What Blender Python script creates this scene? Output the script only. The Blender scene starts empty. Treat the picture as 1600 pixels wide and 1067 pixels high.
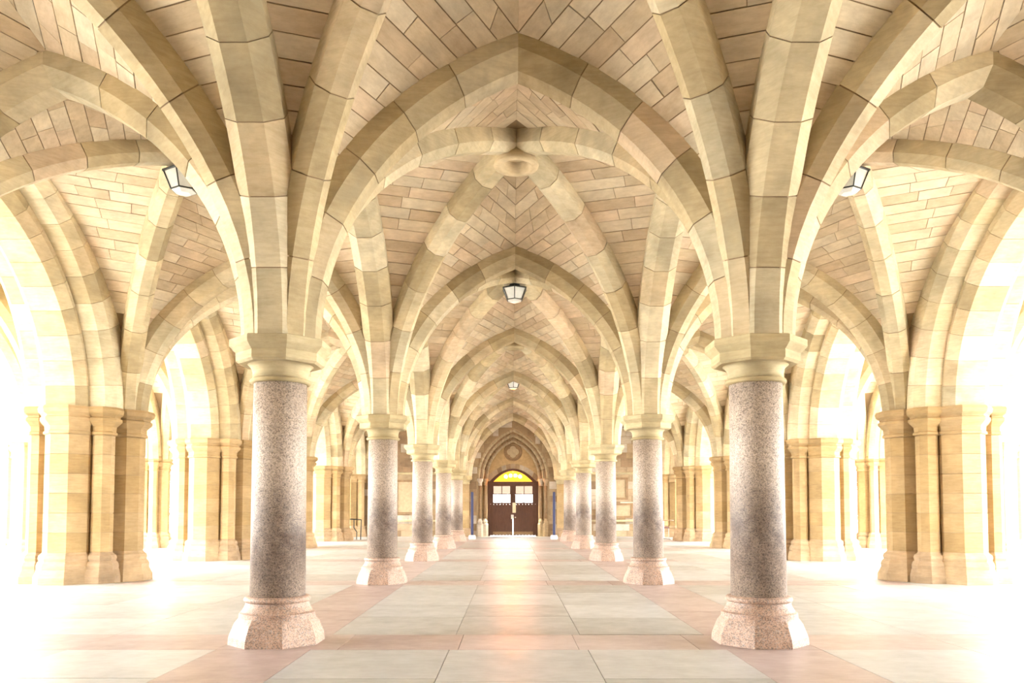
import bpy, math, random
from mathutils import Vector as V
random.seed(7)
sc = bpy.context.scene
COL = sc.collection

# ------------------------------------------------------------------ camera
FPX, HOR, EYE = 1220.0, 797.0, 1.09
TILT = math.radians(2.7)
cam_d = bpy.data.cameras.new('camera')
cam = bpy.data.objects.new('camera', cam_d)
COL.objects.link(cam)
cam_d.sensor_width = 36.0
cam_d.lens = FPX / 1600 * 36.0
cam_d.shift_y = ((HOR - FPX * math.tan(TILT)) - 533.5) / 1600
cam_d.shift_x = 0.5 / 1600
cam.location = (-0.054, 0, EYE)
cam.rotation_euler = (math.pi / 2 + TILT, 0, 0)
cam_d.clip_start, cam_d.clip_end = 0.05, 500
sc.camera = cam
# ------------------------------------------------------------------ light and exposure
world = bpy.data.worlds.new('overcast_sky')
sc.world = world
world.use_nodes = True
bg = world.node_tree.nodes['Background']
bg.inputs[0].default_value = (1.0, 0.985, 0.96, 1)
bg.inputs[1].default_value = 40.0
sc.view_settings.view_transform = 'Standard'
sc.view_settings.look = 'None'
sc.view_settings.gamma = 1.0
sc.view_settings.use_curve_mapping = False
sc.view_settings.exposure = 0.18
sc.cycles.max_bounces = 14
sc.cycles.diffuse_bounces = 6
sc.cycles.glossy_bounces = 3
sc.cycles.transparent_max_bounces = 8
sc.cycles.sample_clamp_indirect = 12.0

# ------------------------------------------------------------------ materials
def new_mat(name):
    m = bpy.data.materials.new(name)
    m.use_nodes = True
    nt = m.node_tree
    return m, nt, nt.nodes['Principled BSDF']

def N(nt, kind, **kw):
    n = nt.nodes.new(kind)
    for k, v in kw.items():
        setattr(n, k, v)
    return n

def rnd_node(nt):
    oi = N(nt, 'ShaderNodeObjectInfo'); ge = N(nt, 'ShaderNodeNewGeometry')
    a = N(nt, 'ShaderNodeMath', operation='ADD'); nt.links.new(oi.outputs['Random'], a.inputs[0]); nt.links.new(ge.outputs['Random Per Island'], a.inputs[1])
    f = N(nt, 'ShaderNodeMath', operation='FRACT'); nt.links.new(a.outputs[0], f.inputs[0])
    return f.outputs[0]

def coords(nt, r=None, k=40.0, scale=None):
    tc = N(nt, 'ShaderNodeTexCoord')
    out = tc.outputs['Object']
    if r is not None:
        m = N(nt, 'ShaderNodeMath', operation='MULTIPLY'); m.inputs[1].default_value = k; nt.links.new(r, m.inputs[0])
        va = N(nt, 'ShaderNodeVectorMath', operation='ADD'); nt.links.new(out, va.inputs[0]); nt.links.new(m.outputs[0], va.inputs[1]); out = va.outputs[0]
    if scale:
        mp = N(nt, 'ShaderNodeMapping'); mp.inputs['Scale'].default_value = scale; nt.links.new(out, mp.inputs['Vector']); out = mp.outputs[0]
    return out

def ramp(nt, fac, stops, interp='LINEAR'):
    r = N(nt, 'ShaderNodeValToRGB'); r.color_ramp.interpolation = interp
    e = r.color_ramp.elements
    e[0].position, e[0].color = stops[0][0], (*stops[0][1], 1)
    e[1].position, e[1].color = stops[1][0], (*stops[1][1], 1)
    for p, c in stops[2:]:
        q = e.new(p); q.color = (*c, 1)
    nt.links.new(fac, r.inputs[0])
    return r.outputs[0]

def mixc(nt, mode, fac, a, b):
    m = N(nt, 'ShaderNodeMix', data_type='RGBA', blend_type=mode)
    for sock, v in ((m.inputs[0], fac), (m.inputs[6], a), (m.inputs[7], b)):
        if hasattr(v, 'links'): nt.links.new(v, sock)
        elif isinstance(v, tuple): sock.default_value = (*v, 1)
        else: sock.default_value = v
    return m.outputs[2]

def noise(nt, vec, scale, detail=3, rough=.6):
    n = N(nt, 'ShaderNodeTexNoise'); n.inputs['Scale'].default_value = scale; n.inputs['Detail'].default_value = detail; n.inputs['Roughness'].default_value = rough
    nt.links.new(vec, n.inputs['Vector']); return n.outputs['Fac']

def bump(nt, bsdf, h, strength, dist=.01):
    b = N(nt, 'ShaderNodeBump'); b.inputs['Strength'].default_value = strength; b.inputs['Distance'].default_value = dist
    nt.links.new(h, b.inputs['Height']); nt.links.new(b.outputs[0], bsdf.inputs['Normal'])

def stone(name, stops, contrast=.22, stain=None):
    m, nt, b = new_mat(name)
    r = rnd_node(nt)
    c0 = ramp(nt, r, stops, 'CONSTANT')
    v = coords(nt, r)
    n1 = noise(nt, v, 2.2, 4); n2 = noise(nt, coords(nt, r, 40, (1.5, 1.5, 9)), 4, 5, .7)
    g = ramp(nt, n1, [(.3, (1 - contrast,) * 3), (.7, (1 + contrast * .4,) * 3)])
    c = mixc(nt, 'MULTIPLY', 1.0, c0, g)
    g2 = ramp(nt, n2, [(.35, (.86, .82, .76)), (.62, (1.04, 1.03, 1.02))])
    c = mixc(nt, 'MULTIPLY', .8, c, g2)
    if stain:
        n3 = noise(nt, coords(nt), 1.1, 5, .65)
        c = mixc(nt, 'MIX', ramp(nt, n3, [(.54, (0, 0, 0)), (.72, (.6, .6, .6))]), c, stain)
    nt.links.new(c, b.inputs['Base Color'])
    b.inputs['Roughness'].default_value = .85
    b.inputs['Specular IOR Level'].default_value = .25
    bump(nt, b, noise(nt, v, 55, 5, .7), .25, .006)
    return m

M = {}
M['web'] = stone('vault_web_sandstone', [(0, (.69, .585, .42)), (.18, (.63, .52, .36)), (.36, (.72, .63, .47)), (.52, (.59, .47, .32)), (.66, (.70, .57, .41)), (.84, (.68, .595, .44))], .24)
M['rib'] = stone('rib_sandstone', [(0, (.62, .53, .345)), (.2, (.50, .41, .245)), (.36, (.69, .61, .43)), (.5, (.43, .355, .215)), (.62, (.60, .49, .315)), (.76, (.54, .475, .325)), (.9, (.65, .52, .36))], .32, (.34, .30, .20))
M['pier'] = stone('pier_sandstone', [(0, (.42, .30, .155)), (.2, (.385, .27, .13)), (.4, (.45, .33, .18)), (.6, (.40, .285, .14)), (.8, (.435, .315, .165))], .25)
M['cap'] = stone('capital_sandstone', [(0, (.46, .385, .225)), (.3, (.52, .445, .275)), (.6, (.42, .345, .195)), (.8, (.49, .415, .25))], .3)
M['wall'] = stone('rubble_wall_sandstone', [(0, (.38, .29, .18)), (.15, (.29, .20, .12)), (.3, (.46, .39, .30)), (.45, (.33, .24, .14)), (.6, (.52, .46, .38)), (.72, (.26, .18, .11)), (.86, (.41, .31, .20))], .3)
M['mortar'] = new_mat('mortar')[0]
M['mortar'].node_tree.nodes['Principled BSDF'].inputs['Base Color'].default_value = (.26, .185, .105, 1)
M['mortar'].node_tree.nodes['Principled BSDF'].inputs['Roughness'].default_value = .95
M['base'] = stone('pier_base_sandstone', [(0, (.42, .31, .19)), (.4, (.48, .36, .22)), (.7, (.37, .27, .17))], .35)

def granite(name, warm, stain):
    m, nt, b = new_mat(name)
    v = coords(nt)
    vo = N(nt, 'ShaderNodeTexVoronoi'); vo.inputs['Scale'].default_value = 130; nt.links.new(v, vo.inputs['Vector'])
    sep = N(nt, 'ShaderNodeSeparateColor'); nt.links.new(vo.outputs['Color'], sep.inputs[0])
    c = ramp(nt, sep.outputs[0], [(0, (.19, .155, .13)), (.12, tuple(x * .70 for x in warm)), (.38, warm), (.70, tuple(min(.9, x * 1.22) for x in warm)), (.9, (.36, .31, .28))], 'CONSTANT')
    n = noise(nt, v, 2.5, 5, .7)
    c = mixc(nt, 'MULTIPLY', 1.0, c, ramp(nt, n, [(.3, (.8, .78, .76)), (.7, (1.1, 1.08, 1.06))]))
    if stain:
        # hand grime and soot: a worn dark patch of its own shape, about waist height
        oi = N(nt, 'ShaderNodeObjectInfo')
        sx = N(nt, 'ShaderNodeSeparateXYZ'); nt.links.new(v, sx.inputs[0])
        off = N(nt, 'ShaderNodeMath', operation='MULTIPLY_ADD'); off.inputs[1].default_value = .3; off.inputs[2].default_value = -1.08
        nt.links.new(oi.outputs['Random'], off.inputs[0])
        z = N(nt, 'ShaderNodeMath', operation='ADD'); nt.links.new(sx.outputs[2], z.inputs[0]); nt.links.new(off.outputs[0], z.inputs[1])
        a = N(nt, 'ShaderNodeMath', operation='ABSOLUTE'); nt.links.new(z.outputs[0], a.inputs[0])
        f = N(nt, 'ShaderNodeMapRange'); f.inputs['From Min'].default_value = .05; f.inputs['From Max'].default_value = .62; f.inputs['To Min'].default_value = 1; f.inputs['To Max'].default_value = 0
        nt.links.new(a.outputs[0], f.inputs['Value'])
        n4 = noise(nt, v, 3.2, 5, .7)
        k = N(nt, 'ShaderNodeMath', operation='MULTIPLY'); nt.links.new(f.outputs[0], k.inputs[0]); nt.links.new(ramp(nt, n4, [(.28, (.4,) * 3), (.58, (1,) * 3)]), k.inputs[1])
        k2 = N(nt, 'ShaderNodeMath', operation='MULTIPLY'); k2.inputs[1].default_value = stain; nt.links.new(k.outputs[0], k2.inputs[0])
        c = mixc(nt, 'MULTIPLY', k2.outputs[0], c, (.20, .15, .125))
    nt.links.new(c, b.inputs['Base Color'])
    b.inputs['Roughness'].default_value = .6
    bump(nt, b, sep.outputs[0], .12, .004)
    return m
M['granite'] = granite('speckled_granite', (.43, .355, .29), .95)
M['granite_base'] = granite('pink_granite', (.40, .275, .21), 0)

def flag(name, stops, rough):
    m, nt, b = new_mat(name)
    r = rnd_node(nt); v = coords(nt, r, 30)
    c = ramp(nt, r, stops, 'CONSTANT')
    c = mixc(nt, 'MULTIPLY', 1.0, c, ramp(nt, noise(nt, v, 1.6, 5, .7), [(.3, (.86, .85, .83)), (.7, (1.05, 1.05, 1.05))]))
    c = mixc(nt, 'MULTIPLY', 1.0, c, ramp(nt, noise(nt, coords(nt, r, 30, (1, 5, 1)), 6, 5, .7), [(.35, (.9, .88, .86)), (.65, (1.03, 1.03, 1.03))]))
    nt.links.new(c, b.inputs['Base Color'])
    rr = ramp(nt, noise(nt, v, 5, 4), [(.3, (rough - .08,) * 3), (.7, (rough + .1,) * 3)])
    nt.links.new(rr, b.inputs['Roughness'])
    bump(nt, b, noise(nt, v, 30, 4, .7), .06, .004)
    return m
M['flag'] = flag('grey_flagstone', [(0, (.40, .41, .41)), (.25, (.46, .47, .47)), (.5, (.36, .36, .345)), (.75, (.43, .44, .44))], .40)
M['pink'] = flag('pink_flagstone', [(0, (.41, .335, .32)), (.35, (.45, .375, .355)), (.7, (.38, .30, .28))], .40)

def plain(name, col, rough=.6, metal=0.0, emit=None, es=0.0, var=.12):
    m, nt, b = new_mat(name)
    n = noise(nt, coords(nt), 9, 4)
    c = mixc(nt, 'MULTIPLY', 1.0, col, ramp(nt, n, [(.3, (1 - var,) * 3), (.7, (1 + var * .5,) * 3)]))
    nt.links.new(c, b.inputs['Base Color'])
    b.inputs['Roughness'].default_value = rough; b.inputs['Metallic'].default_value = metal
    if emit:
        b.inputs['Emission Color'].default_value = (*emit, 1); b.inputs['Emission Strength'].default_value = es
    return m
M['joint'] = plain('floor_joint', (.27, .25, .22), .9)
M['iron'] = plain('dark_iron', (.05, .055, .05), .5, .6)
M['frost'] = plain('frosted_glass', (.82, .86, .84), .25, 0)
M['frost'].node_tree.nodes['Principled BSDF'].inputs['Transmission Weight'].default_value = .25
M['blue'] = plain('navy_fabric', (.006, .012, .07), .6)
M['white'] = plain('white_paint', (.75, .74, .70), .5)
M['paper'] = plain('notice_paper', (.72, .62, .42), .8)
M['steel'] = plain('grey_steel', (.42, .43, .44), .35, .8)
M['tabletop'] = plain('beech_top', (.62, .40, .24), .4)
M['oxblood'] = plain('oxblood_vinyl', (.16, .05, .05), .5)
M['plaster'] = plain('ochre_tympanum', (.44, .30, .14), .8, var=.2)
M['moulding'] = plain('brown_moulding', (.25, .155, .075), .75, var=.25)
M['tablet'] = plain('pale_tablet', (.40, .31, .185), .7, var=.2)
M['outside'] = plain('pale_outdoor_paving', (.60, .58, .54), .85)
def wood():
    m, nt, b = new_mat('dark_oak')
    v = coords(nt, rnd_node(nt), 20, (14, 14, 1.2))
    nt.links.new(ramp(nt, noise(nt, v, 4, 5, .7), [(.3, (.050, .018, .010)), (.7, (.115, .045, .024))]), b.inputs['Base Color'])
    b.inputs['Roughness'].default_value = .5
    return m
M['wood'] = wood()
def clear(name, col):
    m = bpy.data.materials.new(name); m.use_nodes = True; nt = m.node_tree
    for n in list(nt.nodes): nt.nodes.remove(n)
    o = N(nt, 'ShaderNodeOutputMaterial'); t = N(nt, 'ShaderNodeBsdfTransparent'); g = N(nt, 'ShaderNodeBsdfGlossy'); mx = N(nt, 'ShaderNodeMixShader')
    t.inputs[0].default_value = (*col, 1); g.inputs['Roughness'].default_value = .08; mx.inputs[0].default_value = .05
    nt.links.new(t.outputs[0], mx.inputs[1]); nt.links.new(g.outputs[0], mx.inputs[2]); nt.links.new(mx.outputs[0], o.inputs[0])
    return m
M['clear'] = clear('window_glass', (.9, .95, .98))
M['rose'] = clear('frosted_rose_glass', (.17, .145, .125))
M['amber'] = clear('amber_fanlight_glass', (.10, .030, .0022))
M['bulb'] = plain('glowing_globe', (1, .9, .7), .4, 0, (1, .8, .5), 8000.0)

# ------------------------------------------------------------------ object helpers
def mesh(name, verts, faces, mat, smooth=False):
    me = bpy.data.meshes.new(name)
    me.from_pydata([tuple(v) for v in verts], [], faces)
    me.materials.append(M[mat] if isinstance(mat, str) else mat)
    if smooth:
        me.polygons.foreach_set('use_smooth', [True] * len(me.polygons))
    return me

def add(name, me, parent=None, loc=None):
    o = bpy.data.objects.new(name, me)
    COL.objects.link(o)
    if parent is not None: o.parent = parent
    if loc is not None: o.location = loc
    return o

def tag(o, label, cat=None, group=None, kind=None):
    o['label'] = label
    if cat: o['category'] = cat
    if group: o['group'] = group
    if kind: o['kind'] = kind
    return o

def empty(name, loc=(0, 0, 0)):
    o = bpy.data.objects.new(name, None); COL.objects.link(o); o.location = loc; o.empty_display_size = .2
    return o

def copy_tree(o, parent=None, kids=None):
    c = o.copy(); COL.objects.link(c)
    if parent is not None: c.parent = parent
    for ch in KIDS.get(o.name, []): copy_tree(ch, c)
    return c
KIDS = {}
def part(name, me, parent):
    o = add(name, me, parent); KIDS.setdefault(parent.name, []).append(o); return o

def box_vf(x0, x1, y0, y1, z0, z1):
    v = [(x0, y0, z0), (x1, y0, z0), (x1, y1, z0), (x0, y1, z0), (x0, y0, z1), (x1, y0, z1), (x1, y1, z1), (x0, y1, z1)]
    return v, [(0, 3, 2, 1), (4, 5, 6, 7), (0, 1, 5, 4), (1, 2, 6, 5), (2, 3, 7, 6), (3, 0, 4, 7)]
def box(name, a, mat): return mesh(name, *box_vf(*a), mat)

def loft(rings, cap0=True, cap1=True):
    n = len(rings[0]); v = [p for r in rings for p in r]; f = []
    for i in range(len(rings) - 1):
        for j in range(n):
            k = (j + 1) % n
            f.append((i * n + j, i * n + k, (i + 1) * n + k, (i + 1) * n + j))
    if cap0: f.append(tuple(reversed(range(n))))
    if cap1: f.append(tuple((len(rings) - 1) * n + j for j in range(n)))
    return v, f

def circle(r, z, n=40, cx=0, cy=0): return [(cx + r * math.cos(2 * math.pi * i / n), cy + r * math.sin(2 * math.pi * i / n), z) for i in range(n)]
def octo(a, z, cx=0, cy=0, rot=0, n=8):
    R = a / math.cos(math.pi / n)
    return [(cx + R * math.cos(rot + math.pi / n + 2 * math.pi * i / n), cy + R * math.sin(rot + math.pi / n + 2 * math.pi * i / n), z) for i in range(n)]
def tube(p, q, r, n=8):
    p, q = V(p), V(q); d = (q - p).normalized(); a = d.orthogonal().normalized(); b = d.cross(a)
    rr = [[tuple(c + (a * math.cos(2 * math.pi * i / n) + b * math.sin(2 * math.pi * i / n)) * r) for i in range(n)] for c in (p, q)]
    return loft(rr)
def join(*vfs):
    v, f = [], []
    for a, b in vfs:
        k = len(v); v += list(a); f += [tuple(i + k for i in t) for t in b]
    return v, f

# ------------------------------------------------------------------ plan
BAY, Y0 = 5.25, 6.536
WALL = 32.35
CX, PX, KX, OX, QX = 2.0, 6.75, 6.15, 7.35, 10.2      # column line, pier centre, inner vault edge, outer vault edge, outer wall vault edge
OFF = 0.5
ROWS = range(-2, 6)
def yc(r): return WALL if r == 5 else Y0 + BAY * r
def yp(r): return WALL if r == 5 else Y0 + BAY * r + OFF
ZS, ZP = 2.50, 2.56
RHO = 1.65
def g(t): return math.sqrt(max(0, 2 * RHO * t - t * t)) / math.sqrt(2 * RHO - 1)
Z_TR, Z_LONG, Z_C = 5.02, 5.34, 5.58                   # vault surface apex over cross arches, over lengthwise arches, at the boss
ORD = ['nearest', 'second', 'third', 'fourth', 'fifth', 'sixth']

class Half:
    """half of a pointed arch: from springing point A towards apex point B; param t in 0..1"""
    def __init__(s, A, B, e, zs, za):
        s.A = V((A[0], A[1], 0)); d = V((B[0], B[1], 0)) - s.A; s.L = d.length; s.d = d.normalized(); s.e, s.zs, s.za = e, zs, za
        s.side = V((-s.d.y, s.d.x, 0))
    def p(s, t):
        q = s.A + s.d * (s.e + (s.L - s.e) * t); q.z = s.zs + (s.za - s.zs) * g(t); return q
    def params(s, n):                                  # n+1 parameters at equal arc length
        K = 400; ts = [(i / K) ** 2 for i in range(K + 1)]; pts = [s.p(t) for t in ts]; acc = [0.0]
        for i in range(K): acc.append(acc[-1] + (pts[i + 1] - pts[i]).length)
        s.length = acc[-1]; out = []; j = 0
        for i in range(n + 1):
            a = acc[-1] * i / n
            while j < K - 1 and acc[j + 1] < a: j += 1
            w = (a - acc[j]) / max(1e-9, acc[j + 1] - acc[j]); out.append(ts[j] + (ts[j + 1] - ts[j]) * min(1, w))
        return out
    def frame(s, t):
        h = 1e-3; a, b = s.p(max(0, t - h)), s.p(min(1, t + h))
        T = (b - a).normalized() if t > 1e-4 else V((0, 0, 1))
        if t <= 1e-4: nrm = -s.d
        else: nrm = s.side.cross(T); nrm = nrm if nrm.dot(V((0, 0, 1)) - s.d) > 0 else -nrm
        return s.p(t), T, nrm.normalized()

def prof(w, c, D, inset=0.0):
    w -= inset
    return [(-w, D), (-w, c + inset), (-(w - c), inset), (w - c, inset), (w, c + inset), (w, D)]

def sweep(half, ts, pf, origin, apex_plane=True):
    rings = []
    for t in ts:
        P, T, n = half.frame(t)
        if t > .9999:                                   # mitre at the apex: keep the joint in the vertical mid plane
            k = n.copy(); hor = k.dot(half.d)
            ring = []
            for s_, d_ in pf:
                q = P + half.side * s_ + n * d_
                over = (q - P).dot(half.d)
                q = q - T * (over / max(.2, T.dot(half.d)))
                ring.append(tuple(q - origin))
        else:
            ring = [tuple(P + half.side * s_ + n * d_ - origin) for s_, d_ in pf]
        rings.append(ring)
    return loft(rings)

def half_arch(parent, half, w, c, D, origin, n_stone, stones=True, mat='rib', nm='voussoir', t_from=0.0):
    """mortar core into a list, stones as children"""
    ts = half.params(n_stone * 3)
    core = sweep(half, ts, prof(w, c, D, .008 if stones else 0), origin)
    if stones:
        eps = .0035 / max(.1, half.length)
        for i in range(n_stone):
            a, b, cc, d = ts[i * 3:i * 3 + 4]
            a2 = a + (b - a) * .025 if i else a; d2 = d - (d - cc) * .025 if i < n_stone - 1 else d
            part(nm, mesh(nm, *sweep(half, [a2, b, cc, d2], prof(w, c, D + .01), origin), mat), parent)
    return core

def make_arch(name, A, B, e0, e1, zs0, zs1, za, w, c, D, stones, n, parent=None, mat='rib', porg=None):
    mid = ((A[0] + B[0]) / 2, (A[1] + B[1]) / 2)
    h0, h1 = Half(A, mid, e0, zs0, za), Half(B, mid, e1, zs1, za)
    org = V((mid[0], mid[1], 0)) if porg is None else porg
    me = bpy.data.meshes.new(name)
    o = bpy.data.objects.new(name, me); COL.objects.link(o)
    if parent is not None:
        o.parent = parent; KIDS.setdefault(parent.name, []).append(o)
    else: o.location = org
    cores = [half_arch(o, h, w, c, D, org, n, stones, mat) for h in (h0, h1)]
    v, f = join(*cores)
    me.from_pydata([tuple(x) for x in v], [], f); me.materials.append(M['mortar'] if stones else M[mat])
    return o

# ------------------------------------------------------------------ vault bays
def in_frame(p):
    X, Y, Z = p[0] + .054, p[1], p[2] - EYE
    c, s = math.cos(TILT), math.sin(TILT)
    d = Y * c + Z * s
    if d < .3: return False
    u = FPX * X / d; v = (HOR - FPX * math.tan(TILT)) - FPX * (Z * c - Y * s) / d
    return -840 < u < 840 and -40 < v < 1100

def stone_block(P, nrm, proud=.012, back=.02):
    f = [p + nrm * proud for p in P]; b = [p - nrm * back for p in P]
    v = f + b
    return v, [(0, 1, 2, 3), (7, 6, 5, 4), (0, 4, 5, 1), (1, 5, 6, 2), (2, 6, 7, 3), (3, 7, 4, 0)]

def vault(name, corners, zs, apex, zc, label, stones, ribs, course=.185, length=.5, boss=None, wall_edges=()):
    """corners: A(near,inner) B(near,outer) C(far,outer) D(far,inner); apex: z over AB, BC, CD, DA"""
    c2 = V((sum(c[0] for c in corners) / 4, sum(c[1] for c in corners) / 4, 0))
    org = c2.copy()
    bv, bf = [], []
    blocks = []
    for i in range(4):
        A, B = corners[i], corners[(i + 1) % 4]
        Mm = ((A[0] + B[0]) / 2, (A[1] + B[1]) / 2)
        for P, zsp in ((A, zs[i]), (B, zs[(i + 1) % 4])):
            ha = Half(P, Mm, .06, zsp, apex[i]); hd = Half(P, (c2.x, c2.y), .06, zsp, zc)
            hd.params(2); ha.params(2)
            La, Ld = ha.length, hd.length
            n = max(4, round(Ld / course))
            RF = 4                                       # parameter table per half rib
            ta_ = ha.params(200); td_ = hd.params(200)
            Mp, Cp = ha.p(1), hd.p(1)
            def at(h, tab, frac):
                q = max(0, min(199.999, frac * 200)); j_ = int(q); return h.p(tab[j_] + (tab[j_ + 1] - tab[j_]) * (q - j_))
            def ends(a):                                 # ends of the course line at distance a from the springing
                D_ = at(hd, td_, a / Ld)
                if Ld <= La: return at(ha, ta_, a / Ld), D_
                return (at(ha, ta_, a / La) if a <= La else Mp + (Cp - Mp) * ((a - La) / (Ld - La))), D_
            lines = [ends(Ld * j / n) for j in range(n + 1)]
            k0 = len(bv)
            for e0, e1 in lines:
                for u in (0, .5, 1): bv.append(tuple(e0 * (1 - u) + e1 * u - org))
            for a in range(n):
                for b in range(2):
                    q = k0 + a * 3 + b; bf.append((q, q + 1, q + 4, q + 3))
            if not stones: continue
            for j in range(n):
                (a0, a1), (b0, b1) = lines[j], lines[j + 1]
                L = ((a1 - a0).length + (b1 - b0).length) / 2
                if L < .40: continue
                on_ridge = Ld * (j + .5) / n > La
                u0, u1 = (.004 if on_ridge else .02 if i in wall_edges else .13) / L, 1 - .09 / L
                Wd = (u1 - u0) * L
                m = max(1, round(Wd / length + random.uniform(-.25, .25)))
                cuts = [u0]
                ph = random.uniform(.3, .7) if j % 2 else random.uniform(-.1, .15)
                for q in range(1, m): cuts.append(u0 + (u1 - u0) * min(.93, max(.07, (q + (ph - .35) * .7 + random.uniform(-.12, .12)) / m)))
                cuts.append(u1); cuts.sort()
                for q in range(len(cuts) - 1):
                    ua, ub = cuts[q] + .004 / L, cuts[q + 1] - .004 / L
                    lo0, lo1 = a0 + (a1 - a0) * ua, a0 + (a1 - a0) * ub
                    hi0, hi1 = b0 + (b1 - b0) * ua, b0 + (b1 - b0) * ub
                    gp = .028
                    pts = [lo0 + (hi0 - lo0) * gp, lo1 + (hi1 - lo1) * gp, hi1 - (hi1 - lo1) * gp, hi0 - (hi0 - lo0) * gp]
                    nr = (pts[2] - pts[0]).cross(pts[3] - pts[1])
                    if nr.length < 1e-5: continue
                    nr.normalize()
                    if nr.z > 0: nr = -nr
                    ce = (pts[0] + pts[1] + pts[2] + pts[3]) / 4
                    view = V((-.054, 0, EYE)) - ce
                    vis = in_frame(ce) and view.dot(nr) > 0
                    score = abs(view.dot(nr)) / view.length ** 3 * ((pts[1] - pts[0]).length) if vis else -1
                    blocks.append((score, [p - org for p in pts], nr))
    me = mesh(name, bv, bf, 'mortar' if stones else 'web')
    o = add(name, me, None, org)
    tag(o, label, 'vault', 'stone vault bays', 'structure')
    if stones:
        blocks.sort(key=lambda b: -b[0])
        cap = 300 if stones == 'each' else 0
        single = [b for b in blocks[:cap] if b[0] > 0]
        rest = blocks[len(single):]
        for s, P, nr in single:
            pr = random.uniform(.009, .016)
            part('stone_block', mesh('stone_block', *stone_block(P, nr, pr), 'web'), o)
        if rest:
            vf = join(*[stone_block(P, nr) for s, P, nr in rest])
            r = part('stone_course', mesh('stone_course', *vf, 'web'), o); r['kind'] = 'stuff'
    for i in range(4):                                   # diagonal ribs, springer to boss
        h = Half(corners[i], (c2.x, c2.y), .30, zs[i], zc - .25)
        rb = bpy.data.objects.new('diagonal_rib', bpy.data.meshes.new('diagonal_rib')); COL.objects.link(rb); rb.parent = o; KIDS.setdefault(o.name, []).append(rb)
        v, f = half_arch(rb, h, .16, .09, .36, org, 7, ribs)
        rb.data.from_pydata([tuple(x) for x in v], [], f); rb.data.materials.append(M['mortar'] if ribs else M['rib'])
    # boss
    zb = zc - .30
    stalk = loft([octo(.24, zc - .02), octo(.24, zb + .10), octo(.20, zb + .02)])
    bo = part('boss', mesh('boss', *stalk, 'rib'), o)
    if boss == 'ring':
        pr = [(.20, .06), (.255, -.02), (.27, -.07), (.262, -.095), (.205, -.10), (.185, -.09), (.11, .02), (.02, .08)]
        part('boss_ring', mesh('boss_ring', *loft([circle(r, zb + z, 36) for r, z in pr], True, True), 'rib', True), o)
    return o

# ------------------------------------------------------------------ floor
fl = add('floor', mesh('floor', *box_vf(-13.0, 13.0, -5, WALL + .6, -.30, -.008), 'joint'))
tag(fl, 'stone paved floor of grey flags with pink bands along the columns', 'floor', None, 'structure')
gr = add('ground_outside', mesh('ground_outside', [(-60, -60, -.32), (60, -60, -.32), (60, 90, -.32), (-60, 90, -.32)], [(0, 1, 2, 3)], 'outside'))
tag(gr, 'bright pale paving outside beyond the outer arches', 'ground', None, 'structure')
def slab(x0, x1, y0, y1, mat, nm):
    gp = .0025
    part(nm, box(nm, (x0 + gp, x1 - gp, y0 + gp, y1 - gp, -.05, random.uniform(-.002, 0)), mat), fl)
SW = .37
far_v = []
def panel(x0, x1, y0, y1, nx, ny, mat='flag', nm='flagstone', single=True):
    for i in range(nx):
        ys = [y0 + (y1 - y0) * j / ny for j in range(ny + 1)]
        if ny > 1: ys = [ys[0]] + [y + random.uniform(-.18, .18) for y in ys[1:-1]] + [ys[-1]]
        for j in range(ny):
            a = (x0 + (x1 - x0) * i / nx, x0 + (x1 - x0) * (i + 1) / nx, ys[j], ys[j + 1])
            if single: slab(*a, mat, nm)
            else: far_v.append((a, mat))
for r in range(-1, 6):
    ya, yb = yc(r - 1) + SW, yc(r) - SW
    near = 0 <= r <= 3
    if r == -1: ya = -4.0
    panel(-CX + SW, CX - SW, ya, yb, 3, 4 if near else 3, single=r >= 0)
    for s in (-1, 1):
        x0, x1 = sorted((s * (CX + SW), s * (PX - .9)))
        panel(x0, x1, ya, yb, 3, 4 if near else 3, single=0 <= r <= 4)
        x0, x1 = sorted((s * (CX - SW), s * (CX + SW)))
        panel(x0, x1, ya, yb, 1, 3, 'pink', 'pink_flagstone', single=r >= 0)
        x0, x1 = sorted((s * (PX - .9), s * 12.9))
        panel(x0, x1, ya, yb, 4, 4, single=False)
        panel(x0, x1, yb, yb + 2 * SW, 4, 1, single=False)
    if r < 5:
        panel(-CX - SW, CX + SW, yb, yb + 2 * SW, 5, 1, 'pink', 'pink_flagstone', single=r >= 0)
        for s in (-1, 1):
            x0, x1 = sorted((s * (CX + SW), s * (PX - .9)))
            panel(x0, x1, yb, yb + 2 * SW, 3, 1, 'pink', 'pink_flagstone', single=0 <= r)
    else:
        panel(-PX + .9, PX - .9, yb, WALL + .55, 8, 1)
for mt in ('flag', 'pink'):
    l = [a for a, m in far_v if m == mt]
    if l:
        q = part('paving', mesh('paving', *join(*[box_vf(a[0] + .004, a[1] - .004, a[2] + .004, a[3] - .004, -.05, -.001) for a in l]), mt), fl); q['kind'] = 'stuff'

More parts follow.
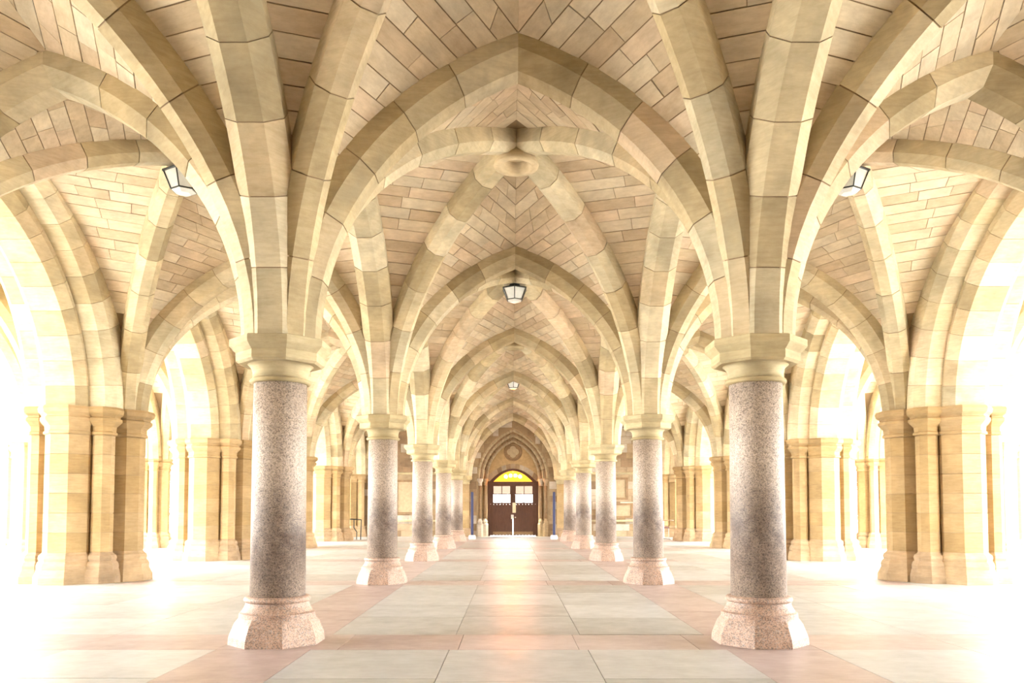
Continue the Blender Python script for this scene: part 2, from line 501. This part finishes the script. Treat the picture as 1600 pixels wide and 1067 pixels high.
# ------------------------------------------------------------------ columns
def make_column():
    t = empty('granite_column')
    n = 48
    def morph(a, z, k):                                  # k: 0 octagon, 1 circle
        out = []
        for i in range(n):
            th = 2 * math.pi * i / n
            ph = (th + math.pi / 8) % (math.pi / 4) - math.pi / 8
            R = a / math.cos(ph) * (1 - k) + a * k
            out.append((R * math.cos(th), R * math.sin(th), z))
        return out
    part('base', mesh('base', *loft([morph(.36, 0, 0), morph(.355, .06, 0), morph(.318, .17, .12), morph(.305, .212, .9), morph(.305, .25, 1), morph(.285, .262, 1), morph(.262, .30, 1), morph(.25, .335, 1)]), 'granite_base'), t)
    part('base_ring', mesh('base_ring', *loft([circle(r, z) for r, z in ((.245, .332), (.262, .338), (.27, .352), (.268, .368), (.255, .38), (.232, .386))]), 'granite_base', True), t)
    part('shaft', mesh('shaft', *loft([circle(.224, .38), circle(.2215, 1.0), circle(.219, 1.6), circle(.216, 2.155)]), 'granite', True), t)
    part('neck_ring', mesh('neck_ring', *loft([circle(r, z) for r, z in ((.222, 2.142), (.244, 2.148), (.252, 2.162), (.246, 2.178), (.228, 2.184))]), 'cap', True), t)
    part('bell', mesh('bell', *loft([circle(r, z) for r, z in ((.228, 2.18), (.226, 2.23), (.236, 2.27), (.262, 2.298), (.31, 2.312))]), 'cap', True), t)
    ab = []
    for a, z in ((.315, 2.30), (.335, 2.318), (.335, 2.385), (.345, 2.395), (.378, 2.43), (.384, 2.44), (.384, 2.492), (.372, ZS)): ab.append(octo(a, z))
    part('abacus', mesh('abacus', *loft(ab), 'cap'), t)
    return t
side_word = {-1: 'left', 1: 'right'}
col0 = make_column(); first = True
for r in ROWS:
    if r == 5: continue
    for s in (-1, 1):
        o = col0 if first else copy_tree(col0); first = False
        o.location = (s * CX, yc(r), 0)
        if r >= 0: lab = f'{ORD[r]} speckled granite column in the {side_word[s]} row beside the central aisle'
        else: lab = f'granite column {["just beside", "behind"][-r - 1]} the camera in the {side_word[s]} row'
        tag(o, lab, 'column', 'granite columns along the central aisle', 'thing')

# ------------------------------------------------------------------ compound piers
SH = [(0, -.43, .33, 'wide'), (0, .43, .33, 'wide'), (.64, 0, .235, 'side'), (-.64, 0, .235, 'side'), (.48, -.42, .145, 'corner'), (-.48, -.42, .145, 'corner'), (.48, .42, .145, 'corner'), (-.48, .42, .145, 'corner')]
B_PR = [(0, .13), (.10, .13), (.13, .115), (.21, .08), (.26, .085), (.30, .07), (.33, .045), (.37, .055), (.41, .045), (.44, .01), (.46, 0)]
C_PR = [(2.22, 0), (2.235, .028), (2.265, .028), (2.28, .01), (2.35, .015), (2.40, .06), (2.43, .085), (2.47, .085), (2.485, .06), (2.51, .065), (2.545, .11), (2.60, .125), (2.64, .105)]
def make_pier(split):
    t = empty('stone_pier')
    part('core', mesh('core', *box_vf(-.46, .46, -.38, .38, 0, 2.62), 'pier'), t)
    for cx, cy, a, nm in SH:
        part('shaft_base', mesh('shaft_base', *loft([octo(a + d, z, cx, cy) for z, d in B_PR]), 'base'), t)
        if split:
            sh = part('shaft', mesh('shaft', *loft([octo(a - .014, .45, cx, cy), octo(a - .014, 2.23, cx, cy)]), 'mortar'), t)
            for k in range(6):
                z0 = .46 + k * 1.76 / 6; z1 = z0 + 1.76 / 6
                part('drum_block', mesh('drum_block', *loft([octo(a, z0 + .003, cx, cy), octo(a, z1 - .003, cx, cy)]), 'pier'), sh)
        else:
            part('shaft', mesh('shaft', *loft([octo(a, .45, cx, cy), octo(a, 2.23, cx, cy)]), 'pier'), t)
        part('shaft_capital', mesh('shaft_capital', *loft([octo(a + d, z, cx, cy) for z, d in C_PR]), 'pier'), t)
    return t
pier0 = make_pier(True); pier1 = make_pier(False); f0 = f1 = True
for r in ROWS:
    for s in (-1, 1):
        split = 1 <= r <= 4
        if split: o = pier0 if f0 else copy_tree(pier0); f0 = False
        else: o = pier1 if f1 else copy_tree(pier1); f1 = False
        o.location = (s * PX, yp(r) + (.25 if r == 5 else 0), 0)
        if r >= 1: lab = f'{ORD[r - 1]} visible clustered sandstone pier between {side_word[s]} aisle and its outer passage'
        else: lab = f'clustered sandstone pier on the {side_word[s]} {["level with the nearest column", "beside the camera", "behind the camera"][-r]}'
        tag(o, lab, 'pier', 'clustered sandstone piers', 'thing')
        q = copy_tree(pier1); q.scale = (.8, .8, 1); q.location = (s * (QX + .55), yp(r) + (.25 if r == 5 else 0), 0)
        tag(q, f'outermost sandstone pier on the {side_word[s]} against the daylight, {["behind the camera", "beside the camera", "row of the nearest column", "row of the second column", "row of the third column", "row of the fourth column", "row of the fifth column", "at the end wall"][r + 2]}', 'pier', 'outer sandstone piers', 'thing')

# ------------------------------------------------------------------ arches
W, CH, DP = .225, .125, .36
for r in ROWS:
    st = r >= 0
    ys = yc(r)
    if r == 5: ys = WALL - .12
    o = make_arch('cross_arch', (-CX, ys), (CX, ys), .31, .31, ZS, ZS, Z_TR - .22, W, CH, DP, st, 6)
    tag(o, f'{ORD[r]} pointed stone arch across the central aisle' if r >= 0 else f'pointed stone arch over the central aisle {["just ahead of", "behind"][-r - 1]} the camera', 'arch', 'arches across the aisles', 'thing')
    for s in (-1, 1):
        yy = WALL - .12 if r == 5 else yp(r)
        o = make_arch('cross_arch', (s * CX, ys), (s * KX, yy), .31, .31, ZS, ZP, Z_TR - .22, W, CH, DP, 0 <= r <= 4, 6)
        tag(o, f'{ORD[r]} pointed stone arch across the {side_word[s]} aisle from column to pier' if r >= 0 else f'pointed arch over the {side_word[s]} aisle {["beside", "behind"][-r - 1]} the camera', 'arch', 'arches across the aisles', 'thing')
        o = make_arch('cross_arch', (s * OX, yy), (s * QX, yy), .31, .31, ZP, ZP, Z_TR - .22, W, CH, DP, 1 <= r <= 2, 6)
        tag(o, f'pointed arch across the {side_word[s]} outer passage, {["behind the camera", "beside the camera", "in the row of the nearest column", "in the row of the second column", "in the row of the third column", "in the row of the fourth column", "in the row of the fifth column", "against the end wall"][r + 2]}', 'arch', 'arches across the outer passages', 'thing')
    if r == 5: continue
    k = r + 1                                            # bay number between row r and r+1
    where = ['behind the camera', 'over the camera', 'from the nearest to the second', 'from the second to the third', 'from the third to the fourth', 'from the fourth to the fifth', 'from the fifth to the end wall'][k + 1]
    for s in (-1, 1):
        o = make_arch('column_arch', (s * CX, yc(r)), (s * CX, yc(r + 1)), .31, .31, ZS, ZS, Z_LONG - .22, W, CH, DP, k >= 0, 7)
        tag(o, f'pointed arch along the {side_word[s]} column row, {where}', 'arch', 'arches along the column rows', 'thing')
        # two-order arch between piers
        A, B = (s * PX, yp(r)), (s * PX, yp(r + 1))
        mid = V((s * PX, (A[1] + B[1]) / 2, 0))
        t = empty('arcade_arch', mid)
        make_arch('outer_order', A, B, .60, .60, ZP, ZP, Z_LONG - .02, .70, .12, .55, 1 <= k <= 4, 9, t, 'rib', mid)
        make_arch('inner_order', A, B, .76, .76, ZP, ZP, Z_LONG - .28, .34, .12, .40, 1 <= k <= 4, 9, t, 'rib', mid)
        tag(t, f'two-stepped pointed arch between piers on the {side_word[s]}, bay {where}', 'arch', 'arches between the piers', 'thing')
        A, B = (s * (QX + .55), yp(r)), (s * (QX + .55), yp(r + 1)); mid = V((A[0], (A[1] + B[1]) / 2, 0))
        t = empty('outer_arch', mid)
        make_arch('outer_order', A, B, .60, .60, ZP, ZP, Z_LONG - .18, .58, .12, .55, False, 9, t, 'rib', mid)
        make_arch('inner_order', A, B, .76, .76, ZP, ZP, Z_LONG - .42, .34, .12, .40, False, 9, t, 'rib', mid)
        tag(t, f'outer arch to daylight on the {side_word[s]}, bay {where}', 'arch', 'outer arches to the daylight', 'thing')

# ------------------------------------------------------------------ vaults
for k in range(-1, 6):
    r = k - 1
    a, b = yc(r), yc(r + 1)
    nm = ['behind the camera', 'over the camera', 'with the round ring boss, nearest in full view', 'second, with the hanging lantern', 'third in from the nearest columns', 'fourth in from the nearest columns', 'fifth, against the end wall'][k + 1]
    st = 'each' if k in (0, 1, 2, 3) else ('mass' if k > 3 else None)
    vault('ceiling', [(-CX, a), (CX, a), (CX, b), (-CX, b)], [ZS] * 4, [Z_TR, Z_LONG, Z_TR, Z_LONG], Z_C, f'ribbed stone vault of the central aisle, bay {nm}', st, k >= 0, boss='ring' if k in (1, 3) else None)
    for s in (-1, 1):
        c, d = yp(r), yp(r + 1)
        st = 'each' if k in (0, 1, 2) else ('mass' if k > 2 else None)
        vault('ceiling', [(s * CX, a), (s * KX, c), (s * KX, d), (s * CX, b)], [ZS, ZP, ZP, ZS], [Z_TR, Z_LONG + .16, Z_TR, Z_LONG], Z_C, f'ribbed stone vault of the {side_word[s]} aisle, bay {["behind the camera", "over the camera", "nearest in full view", "second", "third", "fourth", "fifth"][k + 1]}', st, 0 <= k <= 4, boss='ring' if k in (2, 4) else None, wall_edges=(1,))
        vault('ceiling', [(s * OX, c), (s * QX, c), (s * QX, d), (s * OX, d)], [ZP] * 4, [Z_TR, Z_LONG + .16, Z_TR, Z_LONG + .16], Z_C, f'vault of the {side_word[s]} outer passage, bay {["behind the camera", "beside the camera", "nearest", "second", "third", "fourth", "fifth"][k + 1]}', 'mass' if k > 0 else None, False, wall_edges=(1, 3))

# ------------------------------------------------------------------ lanterns
def make_lantern():
    t = empty('hanging_lantern')
    def hexr(R, z): return [(R * math.cos(math.pi / 3 * i), R * math.sin(math.pi / 3 * i), z) for i in range(6)]
    T, Bm = .235, .15
    zt, zb = .27, .07
    part('canopy', mesh('canopy', *loft([hexr(.10, zt + .10), hexr(.12, zt + .05), hexr(T + .02, zt + .02), hexr(T + .02, zt)]), 'iron'), t)
    for i in range(6):
        p, q = hexr(T, zt)[i], hexr(Bm, zb)[i]
        part('bar', mesh('bar', *tube(p, q, .009, 6), 'iron'), t)
        p2, q2 = hexr(T, zt)[(i + 1) % 6], hexr(Bm, zb)[(i + 1) % 6]
        inn = lambda a: (a[0] * .965, a[1] * .965, a[2])
        vf = stone_block([V(inn(p)), V(inn(p2)), V(inn(q2)), V(inn(q))], V((math.cos(math.pi / 3 * (i + .5)), math.sin(math.pi / 3 * (i + .5)), -.3)).normalized(), .002, .003)
        part('pane', mesh('pane', *vf, 'frost'), t)
        part('bottom_rail', mesh('bottom_rail', *tube(q, q2, .009, 6), 'iron'), t)
    part('bottom_pane', mesh('bottom_pane', *loft([hexr(Bm * .97, zb), hexr(Bm * .95, zb - .012), hexr(Bm * .55, zb - .04)]), 'frost'), t)
    return t
lan0 = make_lantern(); first = True
lans = [(0, 2, 'central aisle, in the second bay'), (0, 4, 'central aisle, in the fourth bay'), (-1, 1, 'left aisle, in its first bay'), (1, 1, 'right aisle, in its first bay'), (-1, 3, 'left aisle, in its third bay'), (1, 3, 'right aisle, in its third bay')]
for s, k, w in lans:
    o = lan0 if first else copy_tree(lan0); first = False
    r = k - 1
    y = (yc(r) + yc(r + 1)) / 2 + (OFF / 2 if s else 0)
    o.location = (s * (CX + KX) / 2, y, Z_C - .30 - .345)
    o.rotation_euler.z = math.pi / 6
    tag(o, f'six-sided glass lantern under the boss of the {w}', 'lantern', 'six-sided vault lanterns', 'thing')

# ------------------------------------------------------------------ end wall with portal
we = empty('wall_end', (0, WALL, 0))
tag(we, 'rubble stone end wall around the pointed doorway', 'wall', None, 'structure')
PA, PZS, PZA = 1.50, 2.40, 4.50
def opening(x):
    t = 1 - abs(x) / PA
    return 0 if t <= 0 else PZS + (PZA - PZS) * g(t)
xs = [-13.2, -9, -6, -3, -PA - 1e-4] + [-PA + 2 * PA * i / 40 for i in range(41)] + [PA + 1e-4, 3, 6, 9, 13.2]
v, f = [], []
for x in xs: v += [(x, .012, opening(x) if abs(x) < PA else 0), (x, .012, 6.4)]
for i in range(len(xs) - 1): f.append((2 * i, 2 * i + 1, 2 * i + 3, 2 * i + 2))
part('wall_core', mesh('wall_core', v, f, 'mortar'), we)
z = 0; mass = []
while z < 5.4:
    h = random.choice([.24, .28, .32, .36]); x = -6.2 + random.uniform(-.3, 0)
    while x < 6.2:
        l = random.uniform(.4, .95); x1 = x + l
        segs = [(x, x1)]
        zz = z + h
        # keep clear of the opening
        a = max(abs(q) for q in (x, x1)); inside = min(abs(x), abs(x1)) if x * x1 > 0 else 0
        need = None
        if z < PZA:
            wz = PA if zz <= PZS else 0
            if z > PZS or zz > PZS:
                lo = max(z, PZS)
                # half width of opening at height lo
                best = 0
                for i in range(61):
                    xx = PA * i / 60
                    if opening(xx) > lo: best = xx
                wz = max(wz, best) if z >= PZS else PA
            out = []
            for p, q in segs:
                if q <= -wz or p >= wz: out.append((p, q))
                else:
                    if p < -wz - .08: out.append((p, -wz))
                    if q > wz + .08: out.append((wz, q))
            segs = out
        for p, q in segs:
            bb = box_vf(p + .006, q - .006, -random.uniform(.004, .03), .03, z + .006, zz - .006)
            if abs((p + q) / 2) < 5.9 and z < 4.9: part('wall_stone', mesh('wall_stone', *bb, 'wall'), we)
        x = x1
    z += h

wb = add('wall_back_blocker', mesh('wall_back_blocker', *box_vf(-13.2, 13.2, -4.5, -4.1, 0, 6.4), 'pier'))  # unseen wall, added so surfaces facing the camera stay darker
tag(wb, 'plain stone wall added behind the camera to block light from the rear', 'wall', None, 'structure')

for s in (-1, 1):  # unseen side walls, added to cut the frontal light from behind the camera
    x0, x1 = sorted((s * 10.3, s * 11.0))
    o = add('wall_left_blocker' if s < 0 else 'wall_right_blocker', mesh('side_wall_blocker', *box_vf(x0, x1, -4.1, 1.2, 0, 6.4), 'pier'))
    tag(o, f'solid stone wall added to block light in the {side_word[s]} outer passage behind the camera', 'wall', None, 'structure')

dr = empty('door_1', (0, WALL, 0))
tag(dr, 'double oak door under a glowing amber fanlight in a pointed stone doorway', 'door', None, 'structure')
def portal_order(a, za, y, rad, mat):
    """round moulding: jamb shaft plus pointed arch"""
    pts = [(-a, y, 0.62), (-a, y, 1.5)]
    left = [(-a + a * (i / 14) ** 1.3, y, PZS + (za - PZS) * g((i / 14) ** 1.3)) for i in range(15)]
    out = []
    for sgn in (1, -1):
        for (p, q) in zip(left[:-1], left[1:]):
            out.append(tube((p[0] * sgn, p[1], p[2]), (q[0] * sgn, q[1], q[2]), rad, 10))
    return join(*out)
for i, (a, za, y, rad) in enumerate(((1.44, 4.42, .05, .055), (1.36, 4.32, .12, .045), (1.27, 4.21, .16, .055), (1.18, 4.09, .26, .045), (1.10, 3.99, .32, .05))):
    part('arch_moulding', mesh('arch_moulding', *portal_order(a, za, y, rad, 'moulding'), 'tablet' if i % 2 == 0 else 'moulding', True), dr)
# splayed reveal behind the mouldings
v, f = [], []
K = 24
def pz(a, za, u): return PZS + (za - PZS) * g(u)
prev = None
for a, za, y in ((1.50, 4.50, 0.0), (1.30, 4.25, .12), (1.30, 4.25, .22), (1.08, 3.97, .30), (1.06, 3.95, .60)):
    line = [(-a, y, 0)] + [(-a + a * (i / K) ** 1.3, y, pz(a, za, (i / K) ** 1.3)) for i in range(K + 1)] + [(a - a * (i / K) ** 1.3, y, pz(a, za, (i / K) ** 1.3)) for i in range(K, -1, -1)] + [(a, y, 0)]
    k = len(v); v += line
    if prev is not None:
        for j in range(len(line) - 1): f.append((prev + j, prev + j + 1, k + j + 1, k + j))
    prev = k
part('door_reveal', mesh('door_reveal', v, f, 'wall'), dr)
for s in (-1, 1):                                        # jamb shafts with capitals and plinths
    for a, y, rad in ((1.38, .09, .065), (1.18, .24, .06)):
        cx = s * a
        part('jamb_shaft', mesh('jamb_shaft', *loft([circle(rad, .72, 14, cx, y), circle(rad, 2.12, 14, cx, y)]), 'moulding', True), dr)
        part('jamb_capital', mesh('jamb_capital', *loft([circle(q, zz, 14, cx, y) for q, zz in ((rad, 2.10), (rad + .03, 2.12), (rad + .01, 2.15), (rad + .02, 2.22), (rad + .07, 2.30), (rad + .08, 2.34), (rad + .07, 2.40))]), 'wall'), dr)
        part('jamb_plinth', mesh('jamb_plinth', *loft([octo(.15, 0, cx, y), octo(.15, .5, cx, y), octo(.11, .56, cx, y), octo(.12, .62, cx, y), octo(.08, .68, cx, y), octo(rad, .74, cx, y)]), 'wall'), dr)
# tympanum above a segmental arch
def seg(x, hw=.98, z0=2.30, z1=2.84): return z0 + (z1 - z0) * (1 - (x / hw) ** 2) if abs(x) < hw else z0
v, f = [], []
n = 44
for i in range(n + 1):
    x = -1.06 + 2.12 * i / n
    t = 1 - abs(x) / 1.08
    top = PZS + (3.97 - PZS) * g(max(0, t)); lo = min(top, seg(x)) if abs(x) < .98 else 2.30
    v += [(x, .46, lo), (x, .46, max(lo + .001, top)), (x, .58, lo)]
for i in range(n):
    a = 3 * i; f += [(a, a + 3, a + 4, a + 1), (a, a + 2, a + 5, a + 3)]
part('tympanum', mesh('tympanum', v, f, 'plaster'), dr)
for i in range(11):                                      # stones of the segmental arch
    x0, x1 = -.98 + 1.96 * i / 11 + .006, -.98 + 1.96 * (i + 1) / 11 - .006
    P = []
    for x in (x0, (x0 + x1) / 2, x1): P.append((x, seg(x)))
    o_ = [(x * 1.10, z + .20) for x, z in P]
    poly = P + o_[::-1]
    vv = [(x, .43, z) for x, z in poly] + [(x, .5, z) for x, z in poly]; m = len(poly)
    ff = [tuple(range(m)), tuple(range(2 * m - 1, m - 1, -1))] + [(j, j + m, (j + 1) % m + m, (j + 1) % m) for j in range(m)]
    part('arch_stone', mesh('arch_stone', vv, ff, 'wall'), dr)
# quatrefoil roundel
zc_ = 3.54
rv = loft([[( r_ * math.cos(2 * math.pi * i / 32), y_, zc_ + r_ * math.sin(2 * math.pi * i / 32)) for i in range(32)] for r_, y_ in ((.39, .46), (.385, .43), (.35, .41), (.32, .43), (.30, .46))], False, False)
part('roundel_ring', mesh('roundel_ring', *rv, 'moulding', True), dr)
q = []
for i in range(64):
    th = 2 * math.pi * i / 64
    R = max(.12 * math.cos((th + math.pi / 4) % (math.pi / 2) - math.pi / 4) + math.sqrt(max(0, .13 ** 2 - (.12 * math.sin((th + math.pi / 4) % (math.pi / 2) - math.pi / 4)) ** 2)), .05)
    q.append((R * math.cos(th), R * math.sin(th)))
part('quatrefoil_panel', mesh('quatrefoil_panel', *loft([[(x, .458, zc_ + z) for x, z in q], [(x, .447, zc_ + z) for x, z in q]]), 'tablet'), dr)
ringq = loft([[(.30 * math.cos(2 * math.pi * i / 64), .455, zc_ + .30 * math.sin(2 * math.pi * i / 64)) for i in range(64)], [(x, .44, zc_ + z) for x, z in q]], False, False)
part('quatrefoil_surround', mesh('quatrefoil_surround', *ringq, 'moulding'), dr)
# frame, transom, fanlight
yd = .56
for s in (-1, 1): part('frame_post', box('frame_post', (*sorted((s * .94, s * 1.08)), yd - .06, yd + .06, 0, 2.36), 'wood'), dr)
part('transom', box('transom', (-1.0, 1.0, yd - .07, yd + .05, 2.20, 2.29), 'wood'), dr)
fan = [(-.84, 2.26)] + [(-.84 + 1.68 * i / 20, 2.30 + .48 * (1 - ((-.84 + 1.68 * i / 20) / .84) ** 2)) for i in range(21)] + [(.84, 2.26)]
part('fanlight_pane', mesh('fanlight_pane', [(x, yd, z) for x, z in fan], [tuple(range(len(fan)))], 'amber'), dr)
v, f = [], []
for i in range(n + 1):
    x = -1.0 + 2.0 * i / n
    lo = 2.29 if abs(x) >= .80 else 2.30 + .44 * (1 - (x / .80) ** 2)
    v += [(x, yd - .03, lo), (x, yd - .03, max(lo, seg(x, 1.0) + .03))]
for i in range(n): f.append((2 * i, 2 * i + 2, 2 * i + 3, 2 * i + 1))
part('fanlight_frame', mesh('fanlight_frame', v, f, 'wood'), dr)
for s in (-1, 1):                                        # leaves
    x0, x1 = .004, .94
    sg = lambda a, b: tuple(sorted((s * a, s * b)))
    def pb(nm, a, b, z0, z1, mat='wood', y0=yd - .03, y1=yd + .03): part(nm, box(nm, (*sg(a, b), y0, y1, z0, z1), mat), dr)
    np_ = 7
    for i in range(np_):
        a, b = x0 + (x1 - x0) * i / np_ + .004, x0 + (x1 - x0) * (i + 1) / np_ - .004
        pb('plank', a, b, .018, 1.34)
    pb('backing_board', x0 + .005, x1, .06, 1.33, 'wood', yd + .005, yd + .02)
    pb('rail', x0, x1, 1.34, 1.42); pb('rail', x0, x1, 2.10, 2.20); pb('rail', x0, x1, 1.745, 1.78)
    pb('stile', x0, .12, 1.42, 2.10); pb('stile', .82, x1, 1.42, 2.10); pb('stile', .455, .485, 1.42, 2.10)
    for a, b in ((.12, .455), (.485, .82)):
        pb('lower_pane', a, b, 1.42, 1.745, 'clear', yd - .003, yd + .003)
        pb('upper_pane', a, b, 1.78, 2.10, 'rose', yd - .003, yd + .003)
    pb('kick_plate', x0 + .03, x1 - .1, .07, .19, 'moulding', yd - .036, yd - .028)
part('gap_light_blocker', box('gap_light_blocker', (-.03, .03, yd + .031, yd + .045, .88, 2.20), 'wood'), dr)  # strip added behind the leaves to block light through the upper gap
part('notice', box('notice', (-.02, .12, yd - .05, yd - .034, .98, 1.40), 'paper'), dr)
part('lock_box', box('lock_box', (-.08, .03, yd - .07, yd - .03, .72, .90), 'white'), dr)
part('door_knob', mesh('door_knob', *loft([circle(r_, z_, 10, .10, 0) for r_, z_ in ((.01, 0), (.03, .02), (.03, .04), (.01, .05))]), 'white'), dr).location = (0, yd - .06, .76)
# lamp beyond the fanlight
lp = empty('porch_lamp', (0, WALL + .9, 2.52))
for x, z in ((-.30, 0), (-.10, .04), (.10, .04), (.30, 0)):
    rr = .075
    part('globe', mesh('globe', *loft([circle(rr * math.sin(math.pi * i / 8), z - rr * math.cos(math.pi * i / 8), 14, x, 0) for i in range(1, 8)]), 'bulb', True), lp)
part('lamp_bar', mesh('lamp_bar', *join(tube((-.34, 0, .14), (.34, 0, .14), .012), tube((0, 0, .14), (0, -.32, .25), .012), *[tube((x, 0, .14), (x, 0, z + .07), .008) for x, z in ((-.30, 0), (-.10, .04), (.10, .04), (.30, 0))]), 'iron'), lp)
tag(lp, 'glowing lamp of four globes seen through the amber fanlight', 'lamp', None, 'thing')

# ------------------------------------------------------------------ furniture and fittings by the end wall
for s in (-1, 1):
    t = empty('banner_post', (s * 1.55, 29.6, 0))
    part('post', mesh('post', *loft([octo(.048, .13, n=12), octo(.048, 1.76, n=12), octo(.04, 1.78, n=12)]), 'blue'), t)
    part('foot', mesh('foot', *loft([octo(.13, 0, n=4), octo(.13, .10, n=4), octo(.11, .15, n=4)]), 'white'), t)
    tag(t, f'navy blue post in a white foot block, {side_word[s]} of the end door', 'post', 'navy posts before the door', 'thing')
def tablet(loc, w, h, cols, label):
    t = empty('memorial_tablet', loc)
    b = .09
    for nm, a in (('frame_bar', (-w / 2, w / 2, -.07, .0, 0, b)), ('frame_bar', (-w / 2, w / 2, -.07, .0, h - b, h)), ('frame_bar', (-w / 2, -w / 2 + b, -.07, 0, b, h - b)), ('frame_bar', (w / 2 - b, w / 2, -.07, 0, b, h - b))):
        part(nm, box(nm, a, 'moulding'), t)
    pw = (w - 2 * b) / cols
    for c in range(cols):
        x = -w / 2 + b + c * pw
        part('panel', box('panel', (x + (.03 if c else 0), x + pw - (.03 if c < cols - 1 else 0), -.035, 0, b, h - b), 'tablet'), t)
        if c: part('mullion', box('mullion', (x - .03, x + .03, -.06, 0, b, h - b), 'moulding'), t)
    tag(t, label, 'wall tablet', 'framed tablets on the end wall', 'thing')
tablet((4.28, WALL - .02, 1.52), .95, .92, 1, 'square framed stone tablet, upper one on the right of the end wall')
tablet((4.2, WALL - .02, .76), 1.55, .62, 2, 'low wide framed tablet of two panels, right of the end wall')
tablet((-4.25, WALL - .02, .92), 1.25, 1.42, 1, 'tall framed lettered panel on the left of the end wall')
for s in (-1, 1):
    o = add('trim_1' if s < 0 else 'trim_2', mesh('wall_ledge', *box_vf(-1.7, 1.7, -.16, 0, 0, .07), 'cap'), None, (s * 4.2, WALL - .02, .62))
    tag(o, f'projecting stone ledge under the tablets on the {side_word[s]} of the end wall', 'ledge', None, 'structure')
    o = add('trim_3' if s < 0 else 'trim_4', mesh('string_course', *loft([[(x, y, z) for y, z in ((0, 0), (-.06, .03), (-.07, .07), (-.03, .10), (0, .11))] for x in (-1.95, 1.95)]), 'cap'), None, (s * 4.1, WALL - .02, 2.56))
    tag(o, f'moulded string course high on the {side_word[s]} of the end wall', 'string course', None, 'structure')
    # respond shaft in the corner
    t = empty('corner_shaft', (s * 5.75, WALL - .14, 0))
    part('shaft', mesh('shaft', *loft([circle(.085, .30, 16), circle(.085, 2.22, 16)]), 'moulding', True), t)
    part('capital', mesh('capital', *loft([circle(r_, z_, 16) for r_, z_ in ((.085, 2.2), (.11, 2.22), (.09, 2.26), (.10, 2.36), (.15, 2.46), (.16, 2.5), (.15, 2.56))]), 'cap'), t)
    part('base', mesh('base', *loft([octo(.16, 0), octo(.16, .18), octo(.12, .24), octo(.13, .28), octo(.09, .32)]), 'base'), t)
    tag(t, f'slender dark shaft in the {side_word[s]} corner of the end wall', 'shaft', 'corner shafts of the end wall', 'thing')
    # respond half columns carrying the last arch of the central aisle
    t = empty('wall_respond', (s * CX, WALL - .1, 0))
    part('base', mesh('base', *loft([octo(.30, 0), octo(.30, .15), octo(.24, .24), octo(.25, .30), octo(.20, .36)]), 'base'), t)
    for k in range(5): part('drum_block', mesh('drum_block', *loft([octo(.19, .36 + k * .36 + .003), octo(.19, .36 + (k + 1) * .36 - .003)]), 'pier'), t)
    part('capital', mesh('capital', *loft([octo(r_, z_) for r_, z_ in ((.19, 2.16), (.22, 2.18), (.20, 2.22), (.22, 2.30), (.30, 2.36), (.31, 2.44), (.29, ZS))]), 'cap'), t)
    tag(t, f'polygonal stone respond against the end wall, {side_word[s]} of the door', 'respond', 'responds beside the door', 'thing')
# small table with a chair by the right pier
t = empty('folding_table', (5.55, 28.9, 0))
part('tabletop', mesh('tabletop', *loft([circle(r_, z_, 24) for r_, z_ in ((.36, .70), (.38, .705), (.38, .73), (.36, .735))]), 'tabletop'), t)
part('pedestal', mesh('pedestal', *tube((0, 0, .03), (0, 0, .70), .025, 10), 'steel'), t)
for i in range(4):
    a = math.pi / 4 + i * math.pi / 2
    part('foot', mesh('foot', *tube((0, 0, .05), (.30 * math.cos(a), .30 * math.sin(a), .015), .015, 6), 'steel'), t)
tag(t, 'small round-topped table on a thin steel leg beside the far right pier', 'table', None, 'thing')
def chair(loc, rz, label):
    t = empty('stacking_chair', loc); t.rotation_euler.z = rz
    part('seat', mesh('seat', *loft([[(x, y, z) for x, y in ((-.2, -.2), (.2, -.2), (.2, .2), (-.2, .2))] for z in (.41, .45)]), 'oxblood'), t)
    part('backrest', mesh('backrest', *box_vf(-.2, .2, .19, .22, .55, .74), 'oxblood'), t)
    for x in (-.19, .19):
        part('leg', mesh('leg', *tube((x, -.19, 0), (x, -.17, .42), .012, 6), 'steel'), t)
        part('leg', mesh('leg', *tube((x, .20, 0), (x, .20, .74), .012, 6), 'steel'), t)
    tag(t, label, 'chair', None, 'thing')
chair((5.65, 29.7, 0), .3, 'dark red chair with steel legs behind the small round table')
t = empty('barrier_rail', (-5.85, 29.0, 0))
part('rail', mesh('rail', *tube((-.28, 0, .76), (.22, 0, .74), .02, 8), 'iron'), t)
part('leg', mesh('leg', *tube((.20, 0, 0), (.22, 0, .74), .02, 8), 'iron'), t)
part('leg', mesh('leg', *join(tube((-.05, 0, .76), (-.05, 0, .42), .018, 8), tube((-.05, 0, .44), (.06, 0, .28), .018, 8), tube((.06, 0, .28), (.05, 0, 0), .018, 8)), 'iron'), t)
tag(t, 'thin black metal rail on two legs by the far left pier', 'rail', None, 'thing')
